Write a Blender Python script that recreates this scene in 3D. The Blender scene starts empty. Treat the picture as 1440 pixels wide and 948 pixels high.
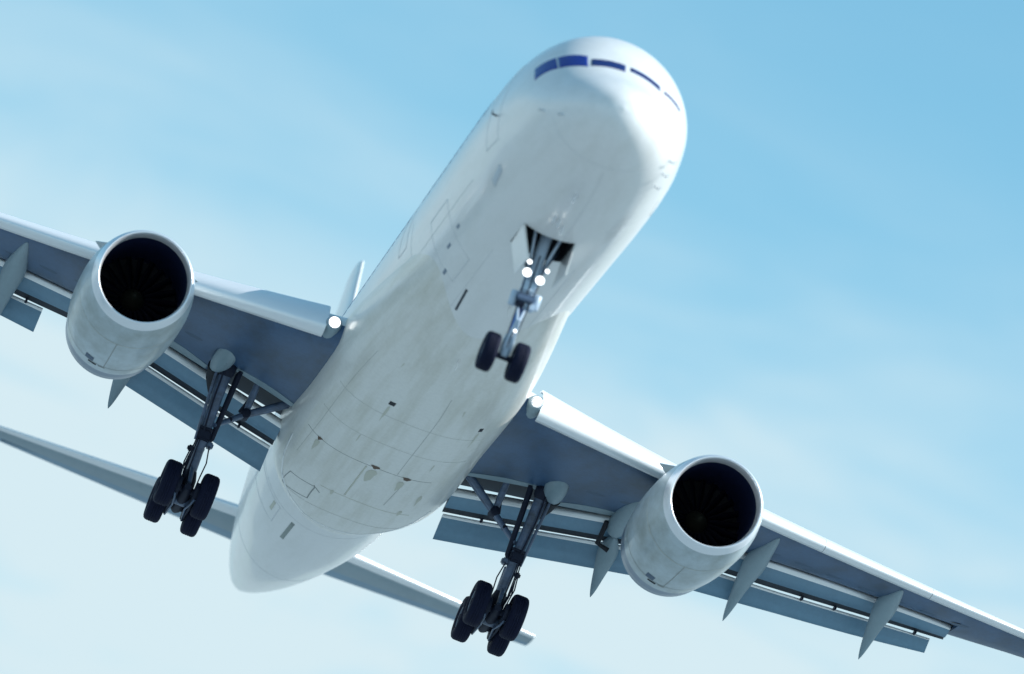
import bpy, bmesh, math, random
from mathutils import Vector, Matrix
R = math.radians

# ---------------------------------------------------------------- camera, world, sun, exposure
PITCH = R(3.0)                       # nose-up attitude of the aircraft on approach
# aircraft axes: x aft from the nose tip, y to the starboard wing, z up
CAM_LOC = Vector((-110.915, 12.588, -37.998))
RIGHT = Vector((-0.20545891, -0.92507302, 0.31941595))
DOWN = Vector((0.25449062, -0.36565248, -0.89528364))
FWD = Vector((0.94499797, -0.10265564, 0.31054897))
ROT = Matrix.Rotation(PITCH, 4, 'Y')
cl = ROT @ CAM_LOC
ORIGIN = Vector((0, 0, 1.7 - cl.z))  # the photographer stands on the ground
PLANE_M = Matrix.Translation(ORIGIN) @ ROT

sc = bpy.context.scene
COL = sc.collection
cd = bpy.data.cameras.new('camera')
cam = bpy.data.objects.new('camera', cd)
COL.objects.link(cam)
m3 = Matrix((RIGHT, -DOWN, -FWD)).transposed()
cam.matrix_world = PLANE_M @ (Matrix.Translation(CAM_LOC) @ m3.to_4x4())
cd.sensor_width = 36.0
cd.lens = 36.0 * 8946.37 / 1440.0
cd.clip_start = 1.0
cd.clip_end = 60000.0
cd.dof.use_dof = True
cd.dof.focus_distance = 141.0
cd.dof.aperture_fstop = 0.45
sc.camera = cam

sun_plane = Vector((-0.22, -0.74, 0.60)).normalized()    # towards the sun, aircraft axes
sun_dir = (ROT.to_3x3() @ sun_plane).normalized()
sun_el = math.asin(sun_dir.z)
sun_az = math.atan2(sun_dir.x, sun_dir.y)                # from +Y towards +X
sd = bpy.data.lights.new('sun', 'SUN')
sd.energy = 4.0
sd.angle = R(0.5)
sd.color = (1.0, 0.975, 0.94)
so = bpy.data.objects.new('sun', sd)
COL.objects.link(so)
so.rotation_euler = sun_dir.to_track_quat('Z', 'Y').to_euler()
so.location = (0, 0, 200)

w = bpy.data.worlds.new('World')
sc.world = w
w.use_nodes = True
nt = w.node_tree
nt.nodes.clear()


def wn(kind, **kw):
    n = nt.nodes.new(kind)
    for k, v in kw.items():
        setattr(n, k, v)
    return n


sky = wn('ShaderNodeTexSky', sky_type='NISHITA', sun_disc=False)
sky.sun_elevation = sun_el
sky.sun_rotation = sun_az
sky.air_density = 1.0
sky.dust_density = 0.6
sky.ozone_density = 2.0
tc = wn('ShaderNodeTexCoord')
# thin high cloud: stretched noise over the direction of the sky
mp = wn('ShaderNodeMapping')
mp.inputs['Scale'].default_value = (1.0, 1.0, 4.2)
mp.inputs['Rotation'].default_value = (R(2), R(-2), R(20))
mp.inputs['Location'].default_value = (3.1, 1.7, 0.0)
nt.links.new(tc.outputs['Generated'], mp.inputs['Vector'])
n1 = wn('ShaderNodeTexNoise')
n1.inputs['Scale'].default_value = 12.0
n1.inputs['Detail'].default_value = 9.0
n1.inputs['Roughness'].default_value = 0.57
n1.inputs['Distortion'].default_value = 0.6
nt.links.new(mp.outputs['Vector'], n1.inputs['Vector'])
cr = wn('ShaderNodeMapRange')
cr.inputs['From Min'].default_value = 0.36
cr.inputs['From Max'].default_value = 0.68
nt.links.new(n1.outputs['Fac'], cr.inputs['Value'])
# haze: more of it the nearer the horizon
sx = wn('ShaderNodeSeparateXYZ')
nt.links.new(tc.outputs['Generated'], sx.inputs['Vector'])
hz = wn('ShaderNodeMapRange')
hz.inputs['From Min'].default_value = math.sin(R(10.5))
hz.inputs['From Max'].default_value = math.sin(R(19.5))
nt.links.new(sx.outputs['Z'], hz.inputs['Value'])
rp_ = wn('ShaderNodeValToRGB')
rp_.color_ramp.interpolation = 'EASE'
el = rp_.color_ramp.elements
el[0].position, el[0].color = 0.0, (.92, .92, .92, 1)
el[1].position, el[1].color = 1.0, (0, 0, 0, 1)
for p_, v_ in ((.22, .86), (.42, .62), (.60, .29), (.74, .09)):
    e_ = el.new(p_)
    e_.color = (v_, v_, v_, 1)
nt.links.new(hz.outputs['Result'], rp_.inputs['Fac'])
# bands of cloud, thicker where the haze is thicker
am = wn('ShaderNodeMath', operation='MULTIPLY_ADD')
nt.links.new(rp_.outputs['Color'], am.inputs[0])
am.inputs[1].default_value = 1.15
am.inputs[2].default_value = 0.04
cm = wn('ShaderNodeMath', operation='SUBTRACT')
nt.links.new(cr.outputs['Result'], cm.inputs[0])
cm.inputs[1].default_value = 0.30
ad = wn('ShaderNodeMath', operation='MULTIPLY_ADD')
nt.links.new(cm.outputs[0], ad.inputs[0])
nt.links.new(am.outputs[0], ad.inputs[1])
nt.links.new(rp_.outputs['Color'], ad.inputs[2])
cl_ = wn('ShaderNodeClamp')
nt.links.new(ad.outputs[0], cl_.inputs['Value'])
tint = wn('ShaderNodeMix', data_type='RGBA', blend_type='MULTIPLY')
tint.inputs[0].default_value = 1.0
nt.links.new(sky.outputs['Color'], tint.inputs[6])
tint.inputs[7].default_value = (0.90, 1.345, 1.185, 1)
mx = wn('ShaderNodeMix', data_type='RGBA')
nt.links.new(cl_.outputs['Result'], mx.inputs[0])
nt.links.new(tint.outputs[2], mx.inputs[6])
mx.inputs[7].default_value = (4.1, 5.1, 5.5, 1)
bg = wn('ShaderNodeBackground')
bg.inputs['Strength'].default_value = 0.113
nt.links.new(mx.outputs[2], bg.inputs['Color'])
wo = wn('ShaderNodeOutputWorld')
nt.links.new(bg.outputs[0], wo.inputs[0])

sc.view_settings.view_transform = 'Standard'
sc.view_settings.look = 'None'
sc.view_settings.gamma = 1.0
sc.view_settings.use_curve_mapping = False
sc.view_settings.exposure = 0.54
# ---------------------------------------------------------------- form of the aircraft (metres)
def table(xs, ys):
    """smooth monotone interpolation through a table"""
    n = len(xs)
    d = [(ys[i + 1] - ys[i]) / (xs[i + 1] - xs[i]) for i in range(n - 1)]
    m = [d[0]] + [0.0 if d[i - 1] * d[i] <= 0 else 2 * d[i - 1] * d[i] / (d[i - 1] + d[i]) for i in range(1, n - 1)] + [d[-1]]

    def f(x):
        if x <= xs[0]:
            return ys[0]
        if x >= xs[-1]:
            return ys[-1]
        i = 0
        while x > xs[i + 1]:
            i += 1
        h = xs[i + 1] - xs[i]
        t = (x - xs[i]) / h
        return (ys[i] * (2 * t ** 3 - 3 * t * t + 1) + h * m[i] * (t ** 3 - 2 * t * t + t)
                + ys[i + 1] * (-2 * t ** 3 + 3 * t * t) + h * m[i + 1] * (t ** 3 - t * t))
    return f


FX = [0, .04, .12, .3, .6, 1.0, 1.5, 2, 2.5, 3, 4, 5, 6, 7, 30, 33, 36, 39, 42, 45, 46.9]
FW = table(FX, [0, .22, .40, .66, .93, 1.17, 1.38, 1.53, 1.64, 1.72, 1.83, 1.88, 1.90, 1.91, 1.89, 1.77, 1.53, 1.25, .92, .52, .18])
FT = table(FX, [3.45, 3.63, 3.76, 3.94, 4.15, 4.38, 4.74, 5.18, 5.58, 5.86, 6.10, 6.17, 6.19, 6.19, 6.19, 6.19, 6.17, 6.12, 6.02, 5.92, 5.75])
FB = table(FX, [3.45, 3.25, 3.10, 2.92, 2.74, 2.58, 2.44, 2.35, 2.28, 2.23, 2.17, 2.14, 2.13, 2.13, 2.13, 2.22, 2.52, 2.98, 3.55, 4.25, 4.85])


def fus(x, a):
    """fuselage surface; a in degrees: 0 starboard, 90 top, 180 port, 270 bottom"""
    wv, t, b = FW(x), FT(x), FB(x)
    zc = (t + b) * .5
    c, s = math.cos(math.radians(a)), math.sin(math.radians(a))
    return (x, wv * c, zc + (t - zc) * s)


BX = [9.0, 11, 13, 14.5, 16, 17.5, 19, 21, 23, 24.5, 25.8, 26.8, 27.6, 28.1, 28.38, 28.46]
BW = table(BX, [1.45, 1.62, 1.80, 1.93, 2.03, 2.08, 2.10, 2.10, 2.13, 2.15, 2.10, 1.90, 1.50, 1.05, .60, .10])
BZ = table(BX, [2.30, 2.185, 2.09, 2.0, 1.91, 1.86, 1.83, 1.80, 1.77, 1.74, 1.72, 1.71, 1.72, 1.75, 1.81, 1.90])


def bel(x, a):
    """belly fairing, lower half only: a 180 (port) .. 270 (bottom) .. 360 (starboard)"""
    wv, b = BW(x), BZ(x)
    zc = 3.25
    c, s = math.cos(math.radians(a)), math.sin(math.radians(a))
    q = max(0.0, min(1.0, (x - 11) / 7))
    n = 2 / (2 + .75 * q * q * (3 - 2 * q))
    y = math.copysign(abs(c) ** n, c) * wv
    z = zc - (zc - b) * abs(s) ** n
    return (x, y, z)


def ZW(y):          # height of the wing's leading edge underside: dihedral and flight flex
    q = abs(y) - 1.88
    return 2.72 + .095 * q + .0019 * q * q


def XL(y):
    return 17.38 + .529 * (abs(y) - 1.88)


XC = table([1.0, 1.88, 3.0, 4.2, 5.7, 6.5, 9.2, 12.1, 13.9], [24.7, 24.5, 24.2, 23.95, 23.65, 23.55, 23.92, 24.8, 25.42])
DZC = table([1.0, 1.88, 5.7, 9.2, 12, 19], [-.02, 0, .1, .13, .15, .15])
XT = table([13.5, 14.2, 16, 19.1], [26.6, 26.75, 27.1, 27.95])
TH = table([1.0, 1.88, 6.5, 12, 19.1], [.98, .88, .54, .36, .18])

# ---------------------------------------------------------------- materials
def principled(name, col, rough=.5, metal=0.0, coat=0.0, spec=.5):
    m = bpy.data.materials.new(name)
    m.use_nodes = True
    b = m.node_tree.nodes['Principled BSDF']
    b.inputs['Base Color'].default_value = (*col, 1)
    b.inputs['Roughness'].default_value = rough
    b.inputs['Metallic'].default_value = metal
    b.inputs['Coat Weight'].default_value = coat
    b.inputs['Coat Roughness'].default_value = .08
    b.inputs['Specular IOR Level'].default_value = spec
    return m


def weather(m, col, dirt, scale=(.35, 2.2, 2.2), lo=.50, hi=.78, amt=.5, fine=.12, bump=.0):
    """dirt streaked along the airflow (object x), plus a fine mottling"""
    t = m.node_tree
    b = t.nodes['Principled BSDF']
    N = t.nodes.new
    L = t.links.new
    c = N('ShaderNodeTexCoord')
    mp_ = N('ShaderNodeMapping')
    mp_.inputs['Scale'].default_value = scale
    L(c.outputs['Object'], mp_.inputs['Vector'])
    n = N('ShaderNodeTexNoise')
    n.inputs['Scale'].default_value = 1.0
    n.inputs['Detail'].default_value = 8
    n.inputs['Roughness'].default_value = .62
    L(mp_.outputs['Vector'], n.inputs['Vector'])
    r = N('ShaderNodeMapRange')
    r.inputs['From Min'].default_value = lo
    r.inputs['From Max'].default_value = hi
    r.inputs['To Max'].default_value = amt
    L(n.outputs['Fac'], r.inputs['Value'])
    mx_ = N('ShaderNodeMix')
    mx_.data_type = 'RGBA'
    mx_.inputs[6].default_value = (*col, 1)
    mx_.inputs[7].default_value = (*dirt, 1)
    L(r.outputs['Result'], mx_.inputs[0])
    n2 = N('ShaderNodeTexNoise')
    n2.inputs['Scale'].default_value = 9.0
    n2.inputs['Detail'].default_value = 6
    n2.inputs['Roughness'].default_value = .7
    L(c.outputs['Object'], n2.inputs['Vector'])
    r2 = N('ShaderNodeMapRange')
    r2.inputs['From Min'].default_value = .3
    r2.inputs['From Max'].default_value = .7
    r2.inputs['To Min'].default_value = 1 - fine
    r2.inputs['To Max'].default_value = 1.0
    L(n2.outputs['Fac'], r2.inputs['Value'])
    v = N('ShaderNodeMix')
    v.data_type = 'RGBA'
    v.blend_type = 'MULTIPLY'
    v.inputs[0].default_value = 1
    L(mx_.outputs[2], v.inputs[6])
    L(r2.outputs['Result'], v.inputs[7])
    L(v.outputs[2], b.inputs['Base Color'])
    return m


def emitter(name, col, s):
    m = bpy.data.materials.new(name)
    m.use_nodes = True
    b = m.node_tree.nodes['Principled BSDF']
    b.inputs['Emission Color'].default_value = (*col, 1)
    b.inputs['Emission Strength'].default_value = s
    return m


WHITE = weather(principled('white_paint', (.78, .785, .785), .32, coat=.35), (.78, .785, .785), (.58, .58, .54), lo=.45, hi=.85, amt=.5, fine=.05)
BELLY = weather(principled('belly_paint', (.79, .785, .75), .36, coat=.25), (.79, .785, .75), (.46, .44, .33), scale=(.22, 2.6, 2.6), lo=.45, hi=.82, amt=.7, fine=.10)
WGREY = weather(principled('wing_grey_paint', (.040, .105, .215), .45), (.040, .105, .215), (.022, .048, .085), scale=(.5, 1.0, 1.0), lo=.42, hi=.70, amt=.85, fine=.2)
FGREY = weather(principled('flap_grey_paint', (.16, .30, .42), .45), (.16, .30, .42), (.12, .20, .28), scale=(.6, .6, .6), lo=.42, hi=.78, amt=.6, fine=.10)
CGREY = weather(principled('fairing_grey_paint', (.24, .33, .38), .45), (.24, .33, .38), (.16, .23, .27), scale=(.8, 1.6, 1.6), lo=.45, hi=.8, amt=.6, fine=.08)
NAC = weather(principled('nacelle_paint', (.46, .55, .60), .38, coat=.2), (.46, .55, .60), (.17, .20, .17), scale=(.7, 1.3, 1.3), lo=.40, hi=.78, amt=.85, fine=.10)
SLATM = principled('leading_edge_metal', (.82, .84, .86), .34, metal=.25)
LIP = principled('polished_lip', (.80, .83, .87), .30, metal=.55)
NOZ = principled('nozzle_metal', (.20, .26, .34), .35, metal=.8)
DARK = principled('dark_recess', (.012, .015, .022), .8)
COVE = principled('cove_shade_and_slots', (.030, .040, .055), .7)  # near black: shade inside the coves put into the colour; also slot and hinge line
DUCT = principled('inlet_duct', (.005, .010, .040), .6, spec=.25)
FAN = principled('fan_blades', (.0006, .0012, .006), .7, spec=.1)
SPIN = principled('spinner', (.020, .020, .014), .55, spec=.3)
RUB = weather(principled('tyre_rubber', (.003, .006, .026), .75, spec=.2), (.003, .006, .026), (.010, .013, .03), scale=(3, 3, 3), lo=.5, hi=.8, amt=.7, fine=.2)
RIM = principled('wheel_alloy', (.10, .13, .18), .4, metal=.4)
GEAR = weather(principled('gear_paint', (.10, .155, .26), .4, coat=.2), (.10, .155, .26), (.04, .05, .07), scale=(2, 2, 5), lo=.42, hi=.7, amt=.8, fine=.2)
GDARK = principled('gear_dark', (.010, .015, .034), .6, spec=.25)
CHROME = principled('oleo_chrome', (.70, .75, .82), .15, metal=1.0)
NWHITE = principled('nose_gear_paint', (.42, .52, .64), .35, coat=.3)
GLASS = principled('cockpit_glass', (.003, .011, .12), .15, spec=.4)
PGLASS = principled('cabin_glass', (.05, .10, .22), .2)
LINE = principled('panel_gap', (.30, .32, .31), .7)
DLINE = principled('door_gap', (.67, .685, .70), .6)
NOSE_METAL = principled('flap_nose_metal', (.93, .945, .95), .38, metal=.35)
RUST = principled('rust_stain', (.13, .085, .06), .8)
SOOT = principled('grime_stain', (.57, .57, .49), .7)
EDGE = principled('rim_highlight_pale', (.84, .85, .85), .4)  # pale colour for the light caught along the fairing's aft rim
SEAM = principled('belly_seam', (.50, .51, .48), .7)
LAMP = emitter('lamp_and_glint_glow', (1.0, .98, .93), 2.0)
PANEL = principled('wing_panel_grey', (.033, .078, .145), .5)
STEEL = principled('bright_steel', (.75, .77, .80), .25, metal=.9)


# ---------------------------------------------------------------- mesh helpers
class MB:
    def __init__(self):
        self.v, self.f, self.m, self.mats, self.sm = [], [], [], [], []

    def mi(self, mat):
        if mat not in self.mats:
            self.mats.append(mat)
        return self.mats.index(mat)

    def add(self, vs, fs, mat, smooth=True):
        o = len(self.v)
        k = self.mi(mat)
        self.v += [tuple(p) for p in vs]
        for q in fs:
            self.f.append([i + o for i in q])
            self.m.append(k)
            self.sm.append(smooth)

    def loft(self, rings, mat, closed=True, cap0=True, cap1=True, skip=None, smooth=True, matfn=None):
        n = len(rings[0])
        vs = [p for r in rings for p in r]
        o = len(self.v)
        self.v += [tuple(p) for p in vs]
        for i in range(len(rings) - 1):
            for j in range(n if closed else n - 1):
                if skip and skip(i, j):
                    continue
                k = (j + 1) % n
                self.f.append([o + i * n + j, o + i * n + k, o + (i + 1) * n + k, o + (i + 1) * n + j])
                self.m.append(self.mi(matfn(i, j) if matfn else mat))
                self.sm.append(smooth)
        if closed and cap0:
            self.add([vs[j] for j in range(n)][::-1], [list(range(n))], mat, False)
        if closed and cap1:
            self.add([vs[(len(rings) - 1) * n + j] for j in range(n)], [list(range(n))], mat, False)

    def tube(self, pts, rad, mat, n=14, caps=True):
        pts = [Vector(p) for p in pts]
        if not isinstance(rad, (list, tuple)):
            rad = [rad] * len(pts)
        rings = []
        for i, p in enumerate(pts):
            d = (pts[min(i + 1, len(pts) - 1)] - pts[max(i - 1, 0)]).normalized()
            u = d.orthogonal().normalized()
            if i == 0:
                u0 = u
            else:
                u = (u0 - d * u0.dot(d)).normalized()
                u0 = u
            w_ = d.cross(u)
            rings.append([p + (u * math.cos(2 * math.pi * k / n) + w_ * math.sin(2 * math.pi * k / n)) * rad[i] for k in range(n)])
        self.loft(rings, mat, True, caps, caps)

    def cyl(self, a, b, r, mat, n=18):
        """cylinder with slightly bevelled ends"""
        a, b = Vector(a), Vector(b)
        d = (b - a)
        L = d.length
        d.normalize()
        e = min(.012, L * .2, r * .3)
        self.tube([a, a + d * 1e-4, a + d * e, b - d * e, b - d * 1e-4, b], [0.001, r - e, r, r, r - e, 0.001], mat, n)

    def box(self, c, size, mat, rot=None, bev=.0):
        bm = bmesh.new()
        bmesh.ops.create_cube(bm, size=1)
        for v in bm.verts:
            v.co = Vector((v.co.x * size[0], v.co.y * size[1], v.co.z * size[2]))
        if bev:
            bmesh.ops.bevel(bm, geom=bm.edges[:], offset=bev, segments=2, affect='EDGES')
        M = (rot.to_4x4() if rot else Matrix.Identity(4))
        bm.verts.index_update()
        self.add([M @ v.co + Vector(c) for v in bm.verts], [[v.index for v in f.verts] for f in bm.faces], mat, False)
        bm.free()

    def plate(self, poly, thick, mat, nrm=None):
        """flat panel from an outline, given a thickness"""
        P = [Vector(p) for p in poly]
        n = nrm or (P[1] - P[0]).cross(P[2] - P[0]).normalized()
        a = [p + n * thick * .5 for p in P]
        b = [p - n * thick * .5 for p in P]
        k = len(P)
        self.add(a + b, [list(range(k)), list(range(2 * k - 1, k - 1, -1))] + [[i, i + k, (i + 1) % k + k, (i + 1) % k] for i in range(k)], mat, False)

    def lathe(self, prof, c, mat, n=64, matfn=None):
        """revolve (x, r) about the x axis through c"""
        rings = [[(c[0] + x, c[1] + r * math.cos(2 * math.pi * k / n), c[2] + r * math.sin(2 * math.pi * k / n)) for k in range(n)] for x, r in prof]
        self.loft(rings, mat, True, False, False, matfn=(lambda i, j: matfn(i)) if matfn else None)

    def build(self, name, parent, label=None):
        me = bpy.data.meshes.new(name)
        me.from_pydata(self.v, [], self.f)
        for mt in self.mats:
            me.materials.append(mt)
        me.polygons.foreach_set('material_index', self.m)
        me.polygons.foreach_set('use_smooth', self.sm)
        bm = bmesh.new()
        bm.from_mesh(me)
        bmesh.ops.recalc_face_normals(bm, faces=bm.faces[:])
        bm.to_mesh(me)
        bm.free()
        me.update()
        o = bpy.data.objects.new(name, me)
        COL.objects.link(o)
        if parent:
            o.parent = parent
        if label:
            o['label'] = label
        return o


def lin(a, b, n):
    return [a + (b - a) * i / n for i in range(n + 1)]


def patch(fn, quad, mat, name, parent, off=.005, nu=10, nv=10, label=None, mb=None, thick=.012):
    """inlay that follows the surface fn(x, a); quad = four (x, a) corners"""
    q = quad

    def P(u, v):
        x = (q[0][0] * (1 - u) + q[1][0] * u) * (1 - v) + (q[3][0] * (1 - u) + q[2][0] * u) * v
        a = (q[0][1] * (1 - u) + q[1][1] * u) * (1 - v) + (q[3][1] * (1 - u) + q[2][1] * u) * v
        p = Vector(fn(x, a))
        d1 = Vector(fn(x + .01, a)) - Vector(fn(x - .01, a))
        d2 = Vector(fn(x, a + .3)) - Vector(fn(x, a - .3))
        n_ = d2.cross(d1).normalized()
        ctr = Vector((x, 0, (FT(x) + FB(x)) / 2 if fn is fus else 3.25))
        if n_.dot(p - ctr) < 0:
            n_ = -n_
        return p, n_
    m = mb or MB()
    top, bot = [], []
    for i in range(nu + 1):
        for j in range(nv + 1):
            p, n_ = P(i / nu, j / nv)
            top.append(p + n_ * off)
            bot.append(p - n_ * thick)
    K = (nu + 1) * (nv + 1)
    fs = []
    for i in range(nu):
        for j in range(nv):
            a = i * (nv + 1) + j
            fs.append([a, a + 1, a + nv + 2, a + nv + 1])
    rim = [j for j in range(nv)] + [i * (nv + 1) + nv for i in range(nu)] + [nu * (nv + 1) + j for j in range(nv, 0, -1)] + [i * (nv + 1) for i in range(nu, 0, -1)]
    for i in range(len(rim)):
        a, b = rim[i], rim[(i + 1) % len(rim)]
        fs.append([a, b, b + K, a + K])
    m.add(top + bot, fs, mat)
    if mb is None:
        return m.build(name, parent, label)


def strip(fn, p0, p1, width, mat, mb, n=14, off=.004):
    """narrow line on the surface between two (x, a) points"""
    A, B = Vector(fn(*p0)), Vector(fn(*p1))
    r = max(.3, (A - Vector((A.x, 0, 3.6))).length)
    da = math.degrees(width / 2 / max(r, .5))
    dx, d_a = p1[0] - p0[0], (p1[1] - p0[1]) * math.pi / 180 * r
    L = math.hypot(dx, d_a)
    ox, oa = -d_a / L * width / 2, dx / L * da
    patch(fn, [(p0[0] - ox, p0[1] - oa), (p1[0] - ox, p1[1] - oa), (p1[0] + ox, p1[1] + oa), (p0[0] + ox, p0[1] + oa)], mat, '', None, off, n, 1, mb=mb, thick=.002)


def blob(fn, x, a, lx, la, mat, name, par, seed, off=.005):
    """irregular stain that follows the surface, drawn out along x"""
    rnd = random.Random(seed)
    n = 26
    jit = [rnd.uniform(.55, 1.15) for _ in range(n)]
    jit = [(jit[i - 1] + 2 * jit[i] + jit[(i + 1) % n]) / 4 for i in range(n)]
    m = MB()
    vs = []
    for r_ in (0.0, .5, 1.0):
        for i in range(n):
            t = 2 * math.pi * i / n
            xx = x + lx * r_ * jit[i] * math.cos(t) * (1.6 if math.cos(t) > 0 else .6)
            aa = a + la * r_ * jit[i] * math.sin(t) * (1 - .45 * max(0, math.cos(t)))
            p = Vector(fn(xx, aa))
            q = Vector((0, p.y, p.z - 3.6)).normalized()
            vs.append(p + q * off)
    fs = [[r_ * n + i, r_ * n + (i + 1) % n, (r_ + 1) * n + (i + 1) % n, (r_ + 1) * n + i] for r_ in (0, 1) for i in range(n)]
    m.add(vs, fs, mat)
    return m.build(name, par)


def root(name, label, cat, M):
    o = bpy.data.objects.new(name, None)
    COL.objects.link(o)
    o.matrix_world = M
    o['label'] = label
    o['category'] = cat
    return o


# ---------------------------------------------------------------- ground
g = MB()
nr, na = 60, 96
rr = [0] + [4 * 1.155 ** i for i in range(nr)]
gv = [(0, 0, 0)]
for r_ in rr[1:]:
    gv += [(r_ * math.cos(2 * math.pi * k / na), r_ * math.sin(2 * math.pi * k / na), 0) for k in range(na)]
gf = [[0, 1 + k, 1 + (k + 1) % na] for k in range(na)]
for i in range(len(rr) - 2):
    b0 = 1 + i * na
    for k in range(na):
        k2 = (k + 1) % na
        gf.append([b0 + k, b0 + na + k, b0 + na + k2, b0 + k2])
GROUND = principled('dry_pale_ground', (.36, .34, .28), .9)
weather(GROUND, (.275, .33, .36), (.20, .25, .26), scale=(.05, .05, .05), lo=.4, hi=.7, amt=.8, fine=.25)
g.add(gv, gf, GROUND)
go = g.build('ground', None)
go['kind'] = 'structure'
go.location = (PLANE_M @ CAM_LOC.to_4d()).to_3d() * 1.0
go.location.z = 0.0

# ---------------------------------------------------------------- the aircraft
AIR = root('airplane', 'white twin engine jet airliner with landing gear and flaps down against a pale blue sky', 'airplane', PLANE_M)

# fuselage -------------------------------------------------------
WX0, WX1 = 4.66, 5.95                  # nose wheel well
WA0, WA1 = 254.0, 287.0
xs = sorted(set([0.0, .004, .012, .025, .04, .07, .1, .14, .2, .27, .35, .45, .55, .66, .8, .95] + [1.1 + .15 * i for i in range(50)] + [8.6 + .5 * i for i in range(77)] + [46.9, WX0, WX1]))
xs = [x for x in xs if x <= 46.9 and not (x not in (WX0, WX1) and min(abs(x - WX0), abs(x - WX1)) < .06)]
As = sorted(set([2.5 * i for i in range(144)] + [WA0, WA1]))
As = [a for a in As if a in (WA0, WA1) or min(abs(a - WA0), abs(a - WA1)) > .9]
m = MB()
m.loft([[fus(x, a) for a in As] for x in xs], WHITE, True, False, True,
       skip=lambda i, j: xs[i] >= WX0 - 1e-6 and xs[i + 1] <= WX1 + 1e-6 and As[j] >= WA0 - 1e-6 and As[j] < WA1 - 1e-6)
FUS = m.build('fuselage', AIR)

# nose wheel well: dark box inside the opening
m = MB()
xw = [x for x in xs if WX0 - 1e-6 <= x <= WX1 + 1e-6]
aw = [a for a in As if WA0 - 1e-6 <= a <= WA1 + 1e-6]
ztop = 3.1
rim = [fus(WX0, a) for a in aw] + [fus(x, WA1) for x in xw[1:]] + [fus(WX1, a) for a in aw[::-1][1:]] + [fus(x, WA0) for x in xw[::-1][1:-1]]
up = [(p[0], p[1], ztop) for p in rim]
m.loft([rim, up], DARK, True, False, True, smooth=False)
for yy in (-.3, 0.02, .3):
    m.tube([(4.75, yy, 2.75), (5.9, yy * .8, 2.9)], .035, GDARK, 8)
m.build('nose_wheel_well', FUS)

# cockpit windows
SGLASS = principled('sky_reflection_glass', (.004, .020, .24), .15, spec=.4)  # bluer copy of the glass: sky reflection put into the colour


def pane(q, lab=None, mat=GLASS):
    patch(fus, q, mat, 'cockpit_window', FUS, .006, 12, 12, lab)


for mirror in (False, True):
    f_ = (lambda a: 180 - a) if mirror else (lambda a: a)
    k_ = .12 if mirror else 0.0              # the port panes show less of their height
    pane([(1.40 + k_, f_(88)), (1.44 + k_, f_(59)), (1.72, f_(61)), (1.68, f_(88))])
    if mirror:
        pane([(1.64, f_(55)), (1.92, f_(34)), (2.00, f_(36)), (1.72, f_(56))])
    else:
        pane([(1.42, f_(56.5)), (1.74, f_(33)), (2.20, f_(36)), (1.84, f_(58.5))], None, SGLASS)
        pane([(1.76, f_(32)), (2.18, f_(11)), (2.58, f_(18)), (2.22, f_(35))], None, SGLASS)
# cabin windows
for s in (0, 1):
    for k in range(62):
        x = 6.1 + .56 * k
        if any(abs(x - d) < .6 for d in (13.2, 27.4)) or x > 40.5:
            continue
        wv, t, b = FW(x), FT(x), FB(x)
        zc = (t + b) / 2
        a = math.degrees(math.asin((4.68 - zc) / (t - zc)))
        q = [(x - .115, a - 5), (x + .115, a - 5), (x + .115, a + 5), (x - .115, a + 5)]
        if s:
            q = [(p[0], 180 - p[1]) for p in q]
        patch(fus, q, PGLASS, 'cabin_window', FUS, .004, 2, 3)


def outline(fn, q, wd, mat, mb):
    for i in range(4):
        strip(fn, q[i], q[(i + 1) % 4], wd, mat, mb)


# doors: fine gaps round them
for q in ([(3.85, 336), (4.72, 336), (4.72, 385), (3.85, 385)], [(3.85, 204), (4.72, 204), (4.72, 155), (3.85, 155)],
          [(12.75, 344), (13.6, 344), (13.6, 385), (12.75, 385)], [(27.0, 336), (27.9, 336), (27.9, 385), (27.0, 385)],
          [(8.4, 300), (10.1, 300), (10.1, 338), (8.4, 338)], [(30.2, 302), (31.6, 302), (31.6, 336), (30.2, 336)]):
    m = MB()
    outline(fus, q, .02, DLINE, m)
    m.build('door_outline', FUS)
# bluish-grey data panel, drain slots and vents seen under the forward body
def slot(fn, q, mat, name, par, lab=None):
    patch(fn, q, mat, name, par, .005, 6, 4, lab)


slot(fus, [(9.8, 290.8), (11.2, 288.8), (11.2, 287.3), (9.8, 289.2)], COVE, 'vent_slot', FUS, 'long dark slot beside the keel')
slot(fus, [(7.85, 319.4), (8.1, 319.4), (8.1, 317.4), (7.85, 317.4)], NOZ, 'drain_port', FUS)
slot(fus, [(8.95, 316.4), (9.25, 316.4), (9.25, 314.6), (8.95, 314.6)], NOZ, 'drain_port', FUS)
slot(fus, [(10.0, 308.6), (10.3, 308.6), (10.3, 306.6), (10.0, 306.6)], NOZ, 'drain_port', FUS)
slot(fus, [(4.0, 322.5), (4.75, 319.5), (4.75, 314.5), (4.0, 318)], principled('grey_panel', (.50, .56, .62), .4), 'access_panel', FUS, 'grey panel low on the forward flank')
slot(fus, [(30.3, 289.6), (32.0, 290.2), (32.0, 287.0), (30.3, 286.6)], principled('vent_grey', (.26, .30, .29), .6), 'vent_slot', FUS, 'grey slot under the rear body')
slot(fus, [(30.3, 309), (31.0, 309), (31.0, 306.5), (30.3, 306.5)], SOOT, 'drain_port', FUS)
m = MB()
for x, a0, a1 in ((1.02, 200, 340), (12.2, 185, 355), (30.0, 200, 340), (36.5, 200, 340), (4.0, 185, 240)):
    m = MB()
    strip(fus, (x, a0), (x, a1), .008, DLINE, m, 40)
    m.build('panel_seam', FUS)
for a, x0, x1 in ((262, 1.2, 4.5), (292, 7.0, 12.0), (242, 6.5, 12.5), (330, 6, 14)):
    m = MB()
    strip(fus, (x0, a), (x1, a), .008, DLINE, m, 24)
    m.build('panel_seam', FUS)
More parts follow.
